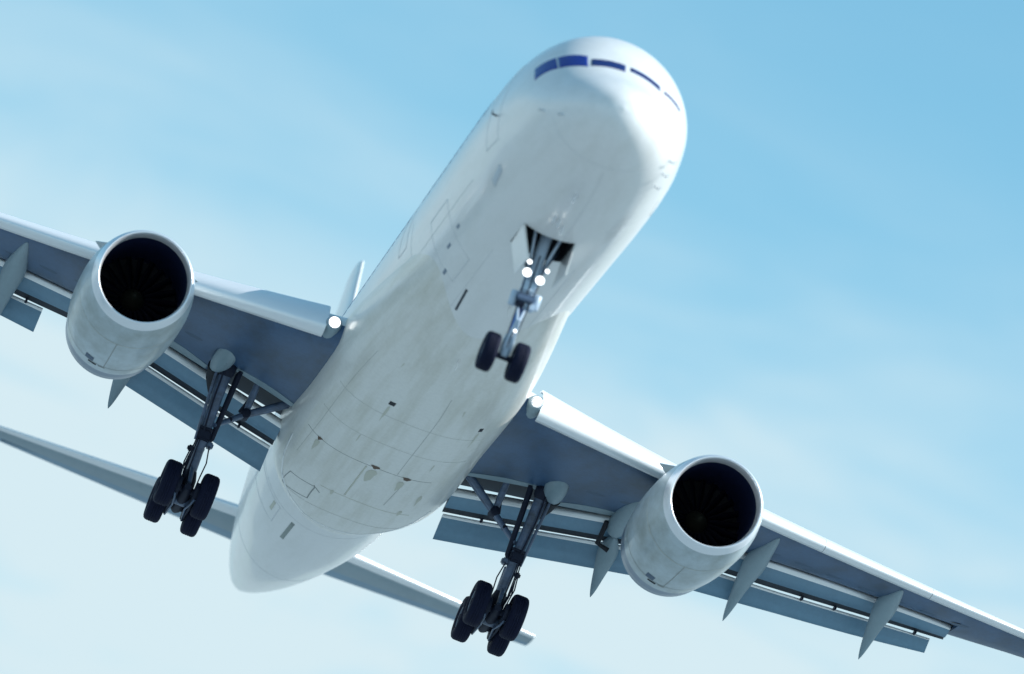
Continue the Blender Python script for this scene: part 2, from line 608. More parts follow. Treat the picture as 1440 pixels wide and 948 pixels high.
# pitot probes and blade aerials; forward steel blades are added as lamp glints
for x, a in ((1.3, 347), (.75, 339), (4.1, 352), (1.35, 193), (1.6, 205), (2.0, 214)):
    p = Vector(fus(x, a))
    n_ = Vector((0, p.y, p.z - 3.7)).normalized()
    m = MB()
    m.tube([p - n_ * .02, p + n_ * .10, p + n_ * .12 + Vector((-.16, 0, 0))], [.022, .016, .010], STEEL if x != 4.1 else GDARK, 8)
    m.build('pitot_probe', FUS)
for x, a, h in ((2.2, 272, .16), (3.45, 275, .14), (3.55, 271, .15), (3.8, 267, .15), (13.6, 268, .30), (9.4, 262, .22)):
    p = Vector(fus(x, a))
    m = MB()
    m.plate([p + Vector((0, 0, .03)), p + Vector((.10, 0, -h)), p + Vector((.16, 0, -h)), p + Vector((.22, 0, .03))], .03, STEEL if x < 5 else WHITE)
    m.build('aerial_and_glint_blade', FUS)

# belly fairing ---------------------------------------------------
bx = sorted(set([9.0 + .25 * i for i in range(67)] + [25.8, 26.2, 26.5, 26.8, 27.0, 27.2, 27.4, 27.6, 27.75, 27.9, 28.0, 28.1, 28.2, 28.28, 28.34, 28.39, 28.43, 28.46]))
m = MB()
ba = lin(180, 360, 90)
m.loft([[bel(x, a) for a in ba] for x in bx], BELLY, False)
m.add([bel(28.46, a) for a in ba], [list(range(91))], BELLY, False)
BEL = m.build('belly_fairing', AIR)
m = MB()
outline(bel, [(25.42, 306.7), (25.26, 286), (26.3, 287), (26.6, 312)], .030, LINE, m)
strip(bel, (25.2, 287), (25.5, 282), .025, LINE, m)
m.build('access_panel', BEL, 'small hatch outlined by dark gaps')
for p0, p1, wd, mt, n_ in (((22.2, 318), (22.2, 240), .016, LINE, 30), ((22.3, 272), (24.9, 272), .018, SOOT, 12), ((22.6, 256), (24.6, 258), .014, SEAM, 12),
                           ((24.95, 284), (25.1, 238), .020, SOOT, 24), ((18.5, 318), (18.5, 225), .009, SEAM, 30), ((20.4, 318), (20.4, 225), .008, SEAM, 30),
                           ((16.0, 262), (22.1, 262), .009, SEAM, 30), ((15.5, 310), (24.0, 312), .010, SEAM, 30), ((26.6, 310), (26.5, 232), .012, SEAM, 30)):
    m = MB()
    strip(bel, p0, p1, wd, mt, m, n_)
    m.build('panel_seam', BEL)
slot(bel, [(17.5, 281), (17.74, 281), (17.74, 277.8), (17.5, 277.8)], DARK, 'drain_hole', BEL)
slot(bel, [(17.55, 235), (17.8, 235), (17.8, 232), (17.55, 232)], DARK, 'drain_hole', BEL)
for k_, (x, a, lx, la, mat) in enumerate(((22.2, 303, .12, 2.6, RUST), (22.12, 270, .12, 1.1, RUST), (22.2, 256.5, .12, 3.0, RUST), (22.75, 257.5, .42, 2.2, SOOT), (22.6, 303, .45, 2.2, SOOT), (22.7, 270, .55, 1.2, SOOT),
                                              (24.9, 246, .22, 1.6, SOOT), (25.0, 277, .20, 1.0, SOOT), (18.1, 279.5, .6, .9, SOOT), (18.2, 233.6, .6, .9, SOOT), (23.6, 240, .5, 1.5, SOOT), (16.6, 252, .18, .6, SOOT), (15.2, 290, .15, .5, SOOT), (20.6, 283, .3, .5, SOOT), (20.9, 247, .3, .5, SOOT))):
    blob(bel, x, a, lx, la, mat, 'fluid_stain', BEL, 11 + k_, .005 if mat is SOOT else .007)

# pale strip round the fairing's aft end: light on the rim, painted
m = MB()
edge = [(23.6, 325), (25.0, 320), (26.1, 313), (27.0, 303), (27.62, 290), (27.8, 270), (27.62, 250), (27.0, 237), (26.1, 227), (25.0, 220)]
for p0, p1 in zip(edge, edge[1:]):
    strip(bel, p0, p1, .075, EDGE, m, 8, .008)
m.build('rim_highlight', BEL)

# fin -------------------------------------------------------------
def foil(xle, xte, z_or_y, t, span_axis, other, n=14):
    """closed thin aerofoil ring; span_axis 'z' (fin) or 'y' (stabiliser)"""
    up_, lo_ = [], []
    for i in range(n + 1):
        s = .5 * (1 - math.cos(math.pi * i / n))
        h = t * (2.97 * math.sqrt(s) * .5 - .63 * s - 1.758 * s * s * .5 - .107 * s ** 3 + .02) * 1.0
        h = t * 5 * .2 * (.2969 * math.sqrt(s) - .126 * s - .3516 * s * s + .2843 * s ** 3 - .1015 * s ** 4) * 5
        up_.append((xle + (xte - xle) * s, h))
        lo_.append((xle + (xte - xle) * s, -h))
    ring = up_ + lo_[::-1][1:-1]
    if span_axis == 'z':
        return [(x, h + other, z_or_y) for x, h in ring]
    return [(x, z_or_y, h + other) for x, h in ring]


m = MB()
m.loft([foil(37.0 + (44.6 - 37.0) * k / 8, 45.6 + (47.1 - 45.6) * k / 8, 5.8 + 7.75 * k / 8, .42 - .24 * k / 8, 'z', 0) for k in range(9)], WHITE)
m.build('tail_fin', AIR)

# tailplanes -------------------------------------------------------
def stab(s):
    m_ = MB()
    rings = []
    for k in range(9):
        u = k / 8
        y = .6 + (7.62 - .6) * u
        rings.append(foil(41.9 + (45.9 - 41.9) * u, 45.05 + (47.1 - 45.05) * u, s * y, .40 - .27 * u, 'y', 5.42 + .80 * u))
    nn = len(rings[0])
    m_.loft(rings, FGREY, matfn=lambda i, j: SLATM if (j <= 3 or j >= nn - 3) else (FGREY if j < 20 else CGREY))
    o = m_.build('tailplane', AIR)
    e = MB()
    e.tube([(44.15, s * 1.35, 5.47), (46.5, s * 7.0, 6.10)], .018, COVE, 6)
    e.build('elevator_hinge', o)


for s in (1, -1):
    stab(s)


# ---------------------------------------------------------------- wings
def XLOW(y):            # aft edge of the lower skin; cut forward round the gear bay
    y = abs(y)
    x = XC(y)
    if y < 4.1:
        x -= 1.05 * min(1, max(0, (4.1 - y) / .55)) ** .8
    return x


def wing_ring(s, y):
    t = TH(y)
    zl0 = ZW(y)
    dz = DZC(y)
    xl = XL(y)
    flap = y <= 13.95
    xs_ = XC(y) + (.62 if y < 7 else .5) if flap else XT(y)
    xlow = XLOW(y) if flap else XT(y) - .02
    zend = dz + (.30 * t if flap else .19)
    up_ = []
    for u, h in ((1.0, None), (.85, .80), (.65, .93), (.45, 1.0), (.28, .98), (.15, .90), (.07, .77), (.03, .64), (.01, .51)):
        x = xl + u * (xs_ - xl)
        if u == 1.0:
            z = zend
        else:
            base = zend if u > .5 else 0
            z = h * t if u <= .65 else zend + (.93 * t - zend) * (1 - u) / .35 * .95
            if u > .5:
                z = zend + (.93 * t - zend) * ((1 - u) / .35) ** .9
        up_.append((x, s * y, zl0 + z))
    nose = [(xl, s * y, zl0 + .36 * t)]
    lo_ = []
    for u, h in ((.01, .20), (.03, .10), (.07, .02), (.15, -.035), (.30, -.05), (.5, -.045), (.75, None), (.9, None), (1.0, None)):
        x = xl + u * (xlow - xl)
        zc_ = dz if flap else .26
        if h is None:
            q = (u - .5) / .5
            z = -.045 * t * (1 - q) + zc_ * q * q * (1 if q else 0)
        else:
            z = h * t
        lo_.append((x, s * y, zl0 + z))
    if flap:
        zt_ = zl0 + zend - .035
        xin = min(xlow + .02, xs_ - .3)
        # ceiling of the cove, under the spoilers
        uc = (xin - xl) / (xs_ - xl)
        zc2 = zl0 + (zend + (.93 * t - zend) * min(1, ((1 - uc) / .35)) ** .9) - .07
        back = [(xin, s * y, zc2), (xs_, s * y, zt_)]
    else:
        back = [(xlow + .004, s * y, zl0 + .275), (xs_ + .0, s * y, zl0 + zend - .01)]
    return up_ + nose + lo_ + back


def flap_ring(s, y, A, Bp, th0, th1, kind):
    """kind main: nose at A (x, z), aft end of the lower skin near Bp; kind aft: nose at A to trailing edge Bp"""
    a = Vector((A[0], 0, A[1]))
    b = Vector((Bp[0], 0, Bp[1]))
    d = (b - a)
    L = d.length
    d.normalize()
    n_ = Vector((-d.z, 0, d.x))          # up side
    if n_.z < 0:
        n_ = -n_
    pts = []
    r = th0 / 2
    if kind == 'main':
        prof = [(0, th0), (.03, th0 * 1.25), (.3, th0 * 1.5), (.7, th0 * 1.1), (1.02, th1 + .05), (1.02, th1), (.78, th1 + .03), (.72, .02), (.70, 0), (.25, 0), (.10, .0), (.03, th0 * .06), (-.02, th0 * .25), (-.04, th0 * .5), (-.035, th0 * .8)]
    else:
        prof = [(0, th0), (.08, th0 * 1.15), (.4, th0 * .95), (1, .02), (1, 0), (.5, 0), (.06, 0), (-.03, .008), (-.06, .03), (-.065, th0 * .55), (-.05, th0 * .85)]
    for u, h in prof:
        p = a + d * (L * u) + n_ * h
        pts.append((p.x, s * y, p.z))
    return pts


L1I = (table([1.9, 2.05, 5.7, 6.7], [24.60, 24.56, 23.60, 23.36]), table([1.9, 2.05, 5.7, 6.7], [2.70, 2.72, 3.21, 3.34]))
L2I = (table([1.9, 2.0, 5.58, 6.7], [25.33, 25.31, 24.40, 24.12]), table([1.9, 2.0, 5.58, 6.7], [2.27, 2.28, 2.75, 2.90]))
TEI = (table([1.9, 2.15, 5.58, 6.7], [25.68, 25.62, 24.93, 24.70]), table([1.9, 2.15, 5.58, 6.7], [1.72, 1.75, 2.25, 2.41]))
L1O = (table([7.2, 9.2, 12.07, 13.95], [23.62, 23.91, 24.77, 25.45]), table([7.2, 9.2, 12.07, 13.95], [3.41, 3.64, 4.04, 4.29]))
L2O = (table([7.2, 9.22, 12.03, 13.95], [24.42, 24.84, 25.44, 25.97]), table([7.2, 9.22, 12.03, 13.95], [3.02, 3.27, 3.68, 3.99]))
TEO = (table([7.2, 9.2, 12.06, 13.95], [24.95, 25.12, 25.67, 26.08]), table([7.2, 9.2, 12.06, 13.95], [2.56, 2.82, 3.28, 3.65]))


def canoe(s, pts, wid, hgt, name, par, mat, blunt=False):
    """flap track fairing: a slim pod along pts (x, y, z of its underside)"""
    m_ = MB()
    rings = []
    k = len(pts)
    N = 22
    P = [Vector(p) for p in pts]

    def at(u):
        q = u * (k - 1)
        i = min(int(q), k - 2)
        f_ = q - i
        p0, p1, p2, p3 = P[max(i - 1, 0)], P[i], P[i + 1], P[min(i + 2, k - 1)]
        return .5 * ((2 * p1) + (p2 - p0) * f_ + (2 * p0 - 5 * p1 + 4 * p2 - p3) * f_ ** 2 + (3 * p1 - p0 - 3 * p2 + p3) * f_ ** 3)
    for i in range(N + 1):
        u = i / N
        w_ = math.sin(math.pi * min(1, u / (.9 if not blunt else 1.7))) ** .62 if not blunt else (math.sin(math.pi * .5 * min(1, u / .55)) ** .7)
        if not blunt:
            w_ = (min(1, u / .42) ** .75) * (min(1, (1 - u) / .50) ** .8)
        w_ = max(w_, .03)
        c = at(u)
        rings.append([(c.x, s * c.y + s * 0 + wid / 2 * w_ * math.cos(2 * math.pi * j / 16), c.z + hgt * .5 * w_ * (1 + 0) + hgt / 2 * w_ * math.sin(2 * math.pi * j / 16) * (1.25 if math.sin(2 * math.pi * j / 16) < 0 else 1)) for j in range(16)])
    m_.loft(rings, mat, matfn=None)
    if blunt:
        m_.add(rings[-1], [list(range(16))], DARK, False)
    return m_.build(name, par)


def lerp2(t, y):
    return (t[0](y), t[1](y))


def wing(s):
    m_ = MB()
    ys = [1.2, 1.5, 1.88, 2.2, 2.6, 3.0, 3.3, 3.5, 3.6, 3.7, 3.8, 3.9, 4.0, 4.1, 4.3, 4.7, 5.2, 5.7, 6.2, 6.7, 7.2, 8, 9, 10, 11, 12, 13, 13.6, 13.95]
    rings = [wing_ring(s, y) for y in ys]
    nn = len(rings[0])
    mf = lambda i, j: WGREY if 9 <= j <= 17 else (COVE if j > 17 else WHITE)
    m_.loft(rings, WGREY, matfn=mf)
    rings = [wing_ring(s, y) for y in (13.952, 14.6, 15.4, 16.2, 17, 17.8, 18.4, 18.8, 19.0, 19.1)]
    # round the tip off
    for r_, q in ((rings[-2], .93), (rings[-1], .72)):
        cx = sum(p[0] for p in r_) / nn
        cz = sum(p[2] for p in r_) / nn
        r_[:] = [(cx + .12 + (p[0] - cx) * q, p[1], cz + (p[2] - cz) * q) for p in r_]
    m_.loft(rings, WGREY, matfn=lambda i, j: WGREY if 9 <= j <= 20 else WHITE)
    W_ = m_.build('wing', AIR)

    # slats: drooped leading edge segments
    for y0, y1 in ((2.46, 5.95), (7.0, 9.9), (9.912, 12.8), (12.812, 15.6), (15.612, 18.5)):
        sm = MB()
        rg = []
        for y in lin(y0, y1, 6):
            t = TH(y)
            x0, z0 = XL(y), ZW(y)
            k = .55 + .5 * t
            out = [(.95 * k, 1.05 * t + .01), (.6 * k, .98 * t + .01), (.3 * k, .85 * t), (.1 * k, .68 * t), (-.06, .53 * t), (-.15, .38 * t), (-.20, .22 * t), (-.20, .09 * t), (-.15, .0 * t), (-.06, -.04 * t - .01), (.06, -.05 * t - .02)]
            inn = [(.06, -.05 * t + .0), (-.04, .0), (-.09, .14 * t), (-.06, .34 * t), (.08, .56 * t), (.3 * k, .78 * t), (.6 * k, .93 * t), (.95 * k, 1.02 * t)]
            rg.append([(x0 + a, s * y, z0 + b) for a, b in out + inn])
        sm.loft(rg, SLATM, matfn=lambda i, j: SLATM if j < 10 else FGREY)
        sm.build('slat', W_)

    # flaps
    def flap_pair(L1, L2, T, ya, ya2, yb, yb2, th):
        f1 = MB()
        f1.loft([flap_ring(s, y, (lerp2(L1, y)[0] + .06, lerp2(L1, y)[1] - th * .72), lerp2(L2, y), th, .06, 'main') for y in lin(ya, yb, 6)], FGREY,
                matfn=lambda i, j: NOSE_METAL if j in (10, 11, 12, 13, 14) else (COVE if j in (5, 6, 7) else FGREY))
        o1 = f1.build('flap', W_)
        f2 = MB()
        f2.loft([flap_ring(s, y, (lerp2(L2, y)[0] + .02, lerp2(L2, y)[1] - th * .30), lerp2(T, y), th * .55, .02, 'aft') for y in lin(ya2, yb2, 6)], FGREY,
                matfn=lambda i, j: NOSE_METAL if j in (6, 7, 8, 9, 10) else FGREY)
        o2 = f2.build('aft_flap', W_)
        hb = MB()
        n_ = 2 if yb < 7 else 4
        for q in range(n_):
            y = ya2 + (yb2 - ya2) * (q + .5) / n_ + (.3 if q % 2 else -.3)
            a, b = lerp2(L2, y), lerp2(T, y)
            hb.box((a[0] - .03, s * y, a[1] + .0), (.22, .05, .09), GDARK, bev=.01)
        hb.build('flap_bracket', W_)
    flap_pair(L1I, L2I, TEI, 2.05, 2.09, 6.62, 6.62, .17)
    flap_pair(L1O, L2O, TEO, 7.30, 7.95, 13.93, 13.62, .13)

    # lighter panels along the aft edge of the lower skin
    for ya, yb, wd in ((1.95, 3.75, .42), (4.15, 5.9, .62)):
        pm = MB()
        top, k = [], 8
        for y in lin(ya, yb, k):
            x1 = XLOW(y) - .006
            for x in (x1 - wd * (.55 + .45 * math.sin((y - ya) / (yb - ya) * math.pi)), x1):
                r_ = wing_ring(s, y)[10:19]
                for a, b in zip(r_, r_[1:]):
                    if a[0] <= x <= b[0] + .02:
                        z = a[2] + (b[2] - a[2]) * min(1, (x - a[0]) / (b[0] - a[0]))
                        break
                top.append((x, s * y, z - .006))
        bot = [(x, y, z + .02) for x, y, z in top]
        n2 = len(top)
        fs = []
        for i in range(k):
            a = 2 * i
            fs += [[a, a + 1, a + 3, a + 2], [n2 + a, n2 + a + 2, n2 + a + 3, n2 + a + 1]]
            fs += [[a, a + 2, n2 + a + 2, n2 + a], [a + 1, n2 + a + 1, n2 + a + 3, a + 3]]
        fs += [[0, n2, n2 + 1, 1], [n2 - 2, n2 - 1, 2 * n2 - 1, 2 * n2 - 2]]
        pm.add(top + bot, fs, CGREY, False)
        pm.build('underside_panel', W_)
    # small oval access panels under the inner wing
    for y in [4.75, 5.55] + [7.4 + .82 * i for i in range(9)]:
        x = XL(y) + .62 * (XC(y) - XL(y))
        r_ = wing_ring(s, y)[10:19]
        z = [a[2] + (b[2] - a[2]) * (x - a[0]) / (b[0] - a[0]) for a, b in zip(r_, r_[1:]) if a[0] <= x < b[0]][0]
        om = MB()
        om.add([(x + .11 * math.cos(q), s * (y + .22 * math.sin(q)), z - .004 + ZW(y + .22 * math.sin(q)) - ZW(y)) for q in lin(0, 2 * math.pi, 20)[:-1]], [list(range(20))], PANEL, False)
        om.build('access_panel', W_)

    # flap track fairings
    for y, x0, xe, z0, ze in ((8.88, 21.5, 25.35, None, 2.35), (12.15, 23.1, 25.6, None, 2.75)):
        zf = ZW(y)
        a = (x0, y, zf - .03)
        b = (x0 + (xe - x0) * .40, y + .0, zf - .20)
        c = (x0 + (xe - x0) * .74, y, zf - .20 - (zf - .20 - ze) * .38)
        d = (xe, y, ze)
        canoe(s, [a, b, c, d], .52, .44, 'flap_track_fairing', W_, CGREY)
    zf = ZW(5.68)
    canoe(s, [(21.6, 5.68, zf - .02), (22.7, 5.68, zf - .17), (23.75, 5.68, zf - .30)], .46, .46, 'flap_track_fairing', W_, CGREY, blunt=True)
    canoe(s, [(23.8, 5.72, zf - .35), (24.2, 5.75, zf - .60), (24.65, 5.78, zf - 1.0), (24.95, 5.8, 1.62)], .46, .42, 'flap_track_fairing', W_, CGREY)
    bm_ = MB()
    bm_.tube([(23.6, s * 5.42, zf - .1), (23.95, s * 5.42, zf - .55), (23.95, s * 5.7, zf - .62)], .06, DARK, 8)
    bm_.build('flap_track', W_)

    # wing root landing light in its fairing
    c = Vector((17.42, s * 2.32, 3.02))
    hm = MB()
    hm.lathe([(-.02, .125), (.0, .15), (.05, .165), (.4, .22), (.9, .24), (1.5, .12)], c, CGREY, 24)
    hm.lathe([(.09, .001), (.07, .06), (.03, .105), (-.02, .125)], c, STEEL, 24)
    lo = hm.build('light_fairing', W_)
    lm = MB()
    lr = .09 if s > 0 else .055
    lm.lathe([(-.045, .001), (-.04, lr * .6), (-.02, lr * .92), (.03, lr)], c, LAMP, 24)
    lm.build('landing_light', W_)
    return W_


for s in (1, -1):
    wing(s)


# ---------------------------------------------------------------- engines
def nac_out(x):
    return NPROF(x)


NPROF = table([.0, .06, .2, .5, 1.0, 1.6, 2.4, 3.1, 3.65, 4.15, 4.55], [.99, 1.03, 1.075, 1.125, 1.18, 1.205, 1.20, 1.175, 1.13, 1.085, 1.05])
EX, EZ = 16.1, 2.0


def engine(s):
    c = (EX, s * 6.48, EZ)
    ey = s * 6.48
    b = MB()
    b.lathe([(x, NPROF(x)) for x in [.28] + [.4 + .2 * i for i in range(18)] + [3.93]], c, NAC, 72)
    E_ = b.build('engine', AIR)
    l = MB()
    l.lathe([(.26, .93), (.17, .934), (.10, .942), (.04, .958), (.01, .975), (.0, .990), (.01, 1.006), (.03, 1.02), (.09, 1.045), (.18, 1.072), (.279, NPROF(.28) + .001)], c, LIP, 72)
    l.build('inlet_lip', E_)
    d = MB()
    d.lathe([(.26, .9295), (.4, .932), (.8, .95), (1.35, .96), (2.1, .96)], c, DUCT, 72)
    d.build('inlet_duct', E_)
    f = MB()
    for k in range(22):
        a = 2 * math.pi * k / 22
        rg = []
        for q in range(6):
            r_ = .26 + .69 * q / 5
            tw = R(25 + 35 * q / 5)
            ch = .17 + .03 * math.sin(q)
            e = []
            for dx, dn in ((-ch / 2, -.004), (0, -.012), (ch / 2, -.004), (ch / 2, .004), (0, .012), (-ch / 2, .004)):
                ax = 1.85 + dx * math.cos(tw) - dn * math.sin(tw)
                tg = dx * math.sin(tw) + dn * math.cos(tw)
                e.append((c[0] + ax, c[1] + r_ * math.cos(a) - tg * math.sin(a), c[2] + r_ * math.sin(a) + tg * math.cos(a)))
            rg.append(e)
        f.loft(rg, FAN)
    f.lathe([(2.08, .001), (2.08, .96)], c, DARK, 48)
    f.build('fan', E_)
    p = MB()
    p.lathe([(1.42, .001), (1.44, .04), (1.50, .085), (1.60, .14), (1.74, .20), (1.90, .25), (2.07, .26)], c, SPIN, 36)
    p.build('spinner', E_)
    z = MB()
    z.lathe([(3.931, NPROF(3.93) - .004), (4.25, NPROF(4.25)), (4.55, NPROF(4.55) - .005), (4.55, 1.02), (4.2, 1.0)], c, NOZ, 72)
    z.lathe([(4.2, 1.0), (4.2, .5)], c, DARK, 48)
    z.lathe([(4.2, .62), (4.7, .60), (5.2, .45), (5.25, .38), (5.1, .35)], c, NOZ, 48)
    z.lathe([(5.05, .32), (5.4, .22), (5.7, .02)], c, NOZ, 32)
    z.build('exhaust_nozzle', E_)
    # pylon: thin body over the nacelle up to the wing
    py = MB()
    rg = []
    for x, zl, zh, wd in ((1.3, 1.20, 1.27, .10), (2.0, 1.15, 1.36, .22), (3.2, 1.0, 1.52, .30), (4.4, .8, 1.60, .32), (5.4, .55, 1.30, .28), (6.4, .62, 1.25, .18), (7.2, .95, 1.22, .05)):
        rg.append([(c[0] + x, c[1] + wd * cx, c[2] + zl + (zh - zl) * cz) for cx, cz in ((-.5, 0), (-.5, .8), (-.3, 1), (.3, 1), (.5, .8), (.5, 0))])
    py.loft(rg, WHITE)
    py.build('pylon', E_)
    # cowl gaps and vents, laid on the curve

    def nf(x, a):
        r_ = NPROF(x)
        return (EX + x, ey + r_ * math.cos(R(a)), EZ + r_ * math.sin(R(a)))

    def npatch(q, mat, name, mb=None):
        m_ = mb or MB()
        top = []
        n_u, n_v = 8, 8
        for i in range(n_u + 1):
            for j in range(n_v + 1):
                u, v = i / n_u, j / n_v
                x = (q[0][0] * (1 - u) + q[1][0] * u) * (1 - v) + (q[3][0] * (1 - u) + q[2][0] * u) * v
                a = (q[0][1] * (1 - u) + q[1][1] * u) * (1 - v) + (q[3][1] * (1 - u) + q[2][1] * u) * v
                pt = Vector(nf(x, a))
                top.append(pt + Vector((0, math.cos(R(a)), math.sin(R(a)))) * .004)
        m_.add(top, [[i * 9 + j, i * 9 + j + 1, i * 9 + j + 10, i * 9 + j + 9] for i in range(8) for j in range(8)], mat)
        if mb is None:
            m_.build(name, E_)
    seam = MB()
    for a in lin(180, 360, 12)[:-1]:
        npatch([(1.30, a), (1.318, a), (1.318, a + 15), (1.30, a + 15)], SOOT, '', seam)
        npatch([(3.35, a), (3.375, a), (3.375, a + 15), (3.35, a + 15)], LINE, '', seam)
    npatch([(1.32, 269.4), (3.35, 269.4), (3.35, 270.3), (1.32, 270.3)], LINE, '', seam)
    seam.build('cowl_seam', E_)
    npatch([(3.0, 283), (3.35, 283), (3.35, 293), (3.0, 293)], PANEL, 'cowl_panel')
    npatch([(3.42, 278), (3.55, 278), (3.55, 288), (3.42, 288)], DARK, 'vent_slot')
    npatch([(3.42, 268), (3.50, 268), (3.50, 276), (3.42, 276)], LINE, 'vent_slot')
    for sg in (-1, 1):                     # small strakes on the upper flanks
        ch = MB()
        a = R(90 + sg * 52)
        q0 = Vector((EX + 1.0, ey + 1.175 * math.cos(a), EZ + 1.175 * math.sin(a)))
        q1 = Vector((EX + 1.8, ey + 1.20 * math.cos(a), EZ + 1.20 * math.sin(a)))
        q2 = q1 + Vector((0, math.cos(a), math.sin(a))) * .28
        ch.plate([q0, q1, q2, q0 * .4 + q2 * .6], .02, NAC)
        ch.build('strake', E_)


for s in (1, -1):
    engine(s)


# ---------------------------------------------------------------- landing gear
def tyre(c, rad, wid, par, axis=Vector((0, 1, 0)), hub=.5, sgn=1):
    """tyre and its wheel as two sub-parts; axis along y"""
    m_ = MB()
    h = wid / 2
    prof = []
    for u, r_ in ((-.74, hub * 1.02), (-.92, hub * 1.12), (-1.0, (hub + 1) / 2), (-.98, .84), (-.88, .93), (-.66, .985), (-.40, 1.0)):
        prof.append((u * h, r_ * rad))
    for g_ in (-.30, -.02, .26):
        prof += [(g_ * h, rad), (g_ * h + .004, rad - .008), (g_ * h + .014, rad - .008), (g_ * h + .018, rad)]
    for u, r_ in ((.40, 1.0), (.66, .985), (.88, .93), (.98, .84), (1.0, (hub + 1) / 2), (.92, hub * 1.12), (.74, hub * 1.02)):
        prof.append((u * h, r_ * rad))
    n = 56
    rg = [[(c[0] + r_ * math.cos(2 * math.pi * k / n), c[1] + y, c[2] + r_ * math.sin(2 * math.pi * k / n)) for k in range(n)] for y, r_ in prof]
    m_.loft(rg, RUB, True, False, False)
    m_.build('tyre', par)
    w_ = MB()
    rr_ = hub * rad
    for q in (-1, 1):
        pr = [(.74 * h, rr_ * 1.02), (.80 * h, rr_ * .98), (.70 * h, rr_ * .9), (.42 * h, rr_ * .80), (.40 * h, rr_ * .45), (.62 * h, rr_ * .36), (.66 * h, .001)]
        rg = [[(c[0] + r_ * math.cos(2 * math.pi * k / 32), c[1] + q * y, c[2] + r_ * math.sin(2 * math.pi * k / 32)) for k in range(32)] for y, r_ in pr]
        w_.loft(rg, RIM, True, False, False)
        for k in range(9):
            a = 2 * math.pi * k / 9
            w_.cyl((c[0] + rr_ * .62 * math.cos(a), c[1] + q * .38 * h, c[2] + rr_ * .62 * math.sin(a)), (c[0] + rr_ * .62 * math.cos(a), c[1] + q * .46 * h, c[2] + rr_ * .62 * math.sin(a)), rr_ * .10, GDARK, 8)
    w_.build('wheel_rim', par)


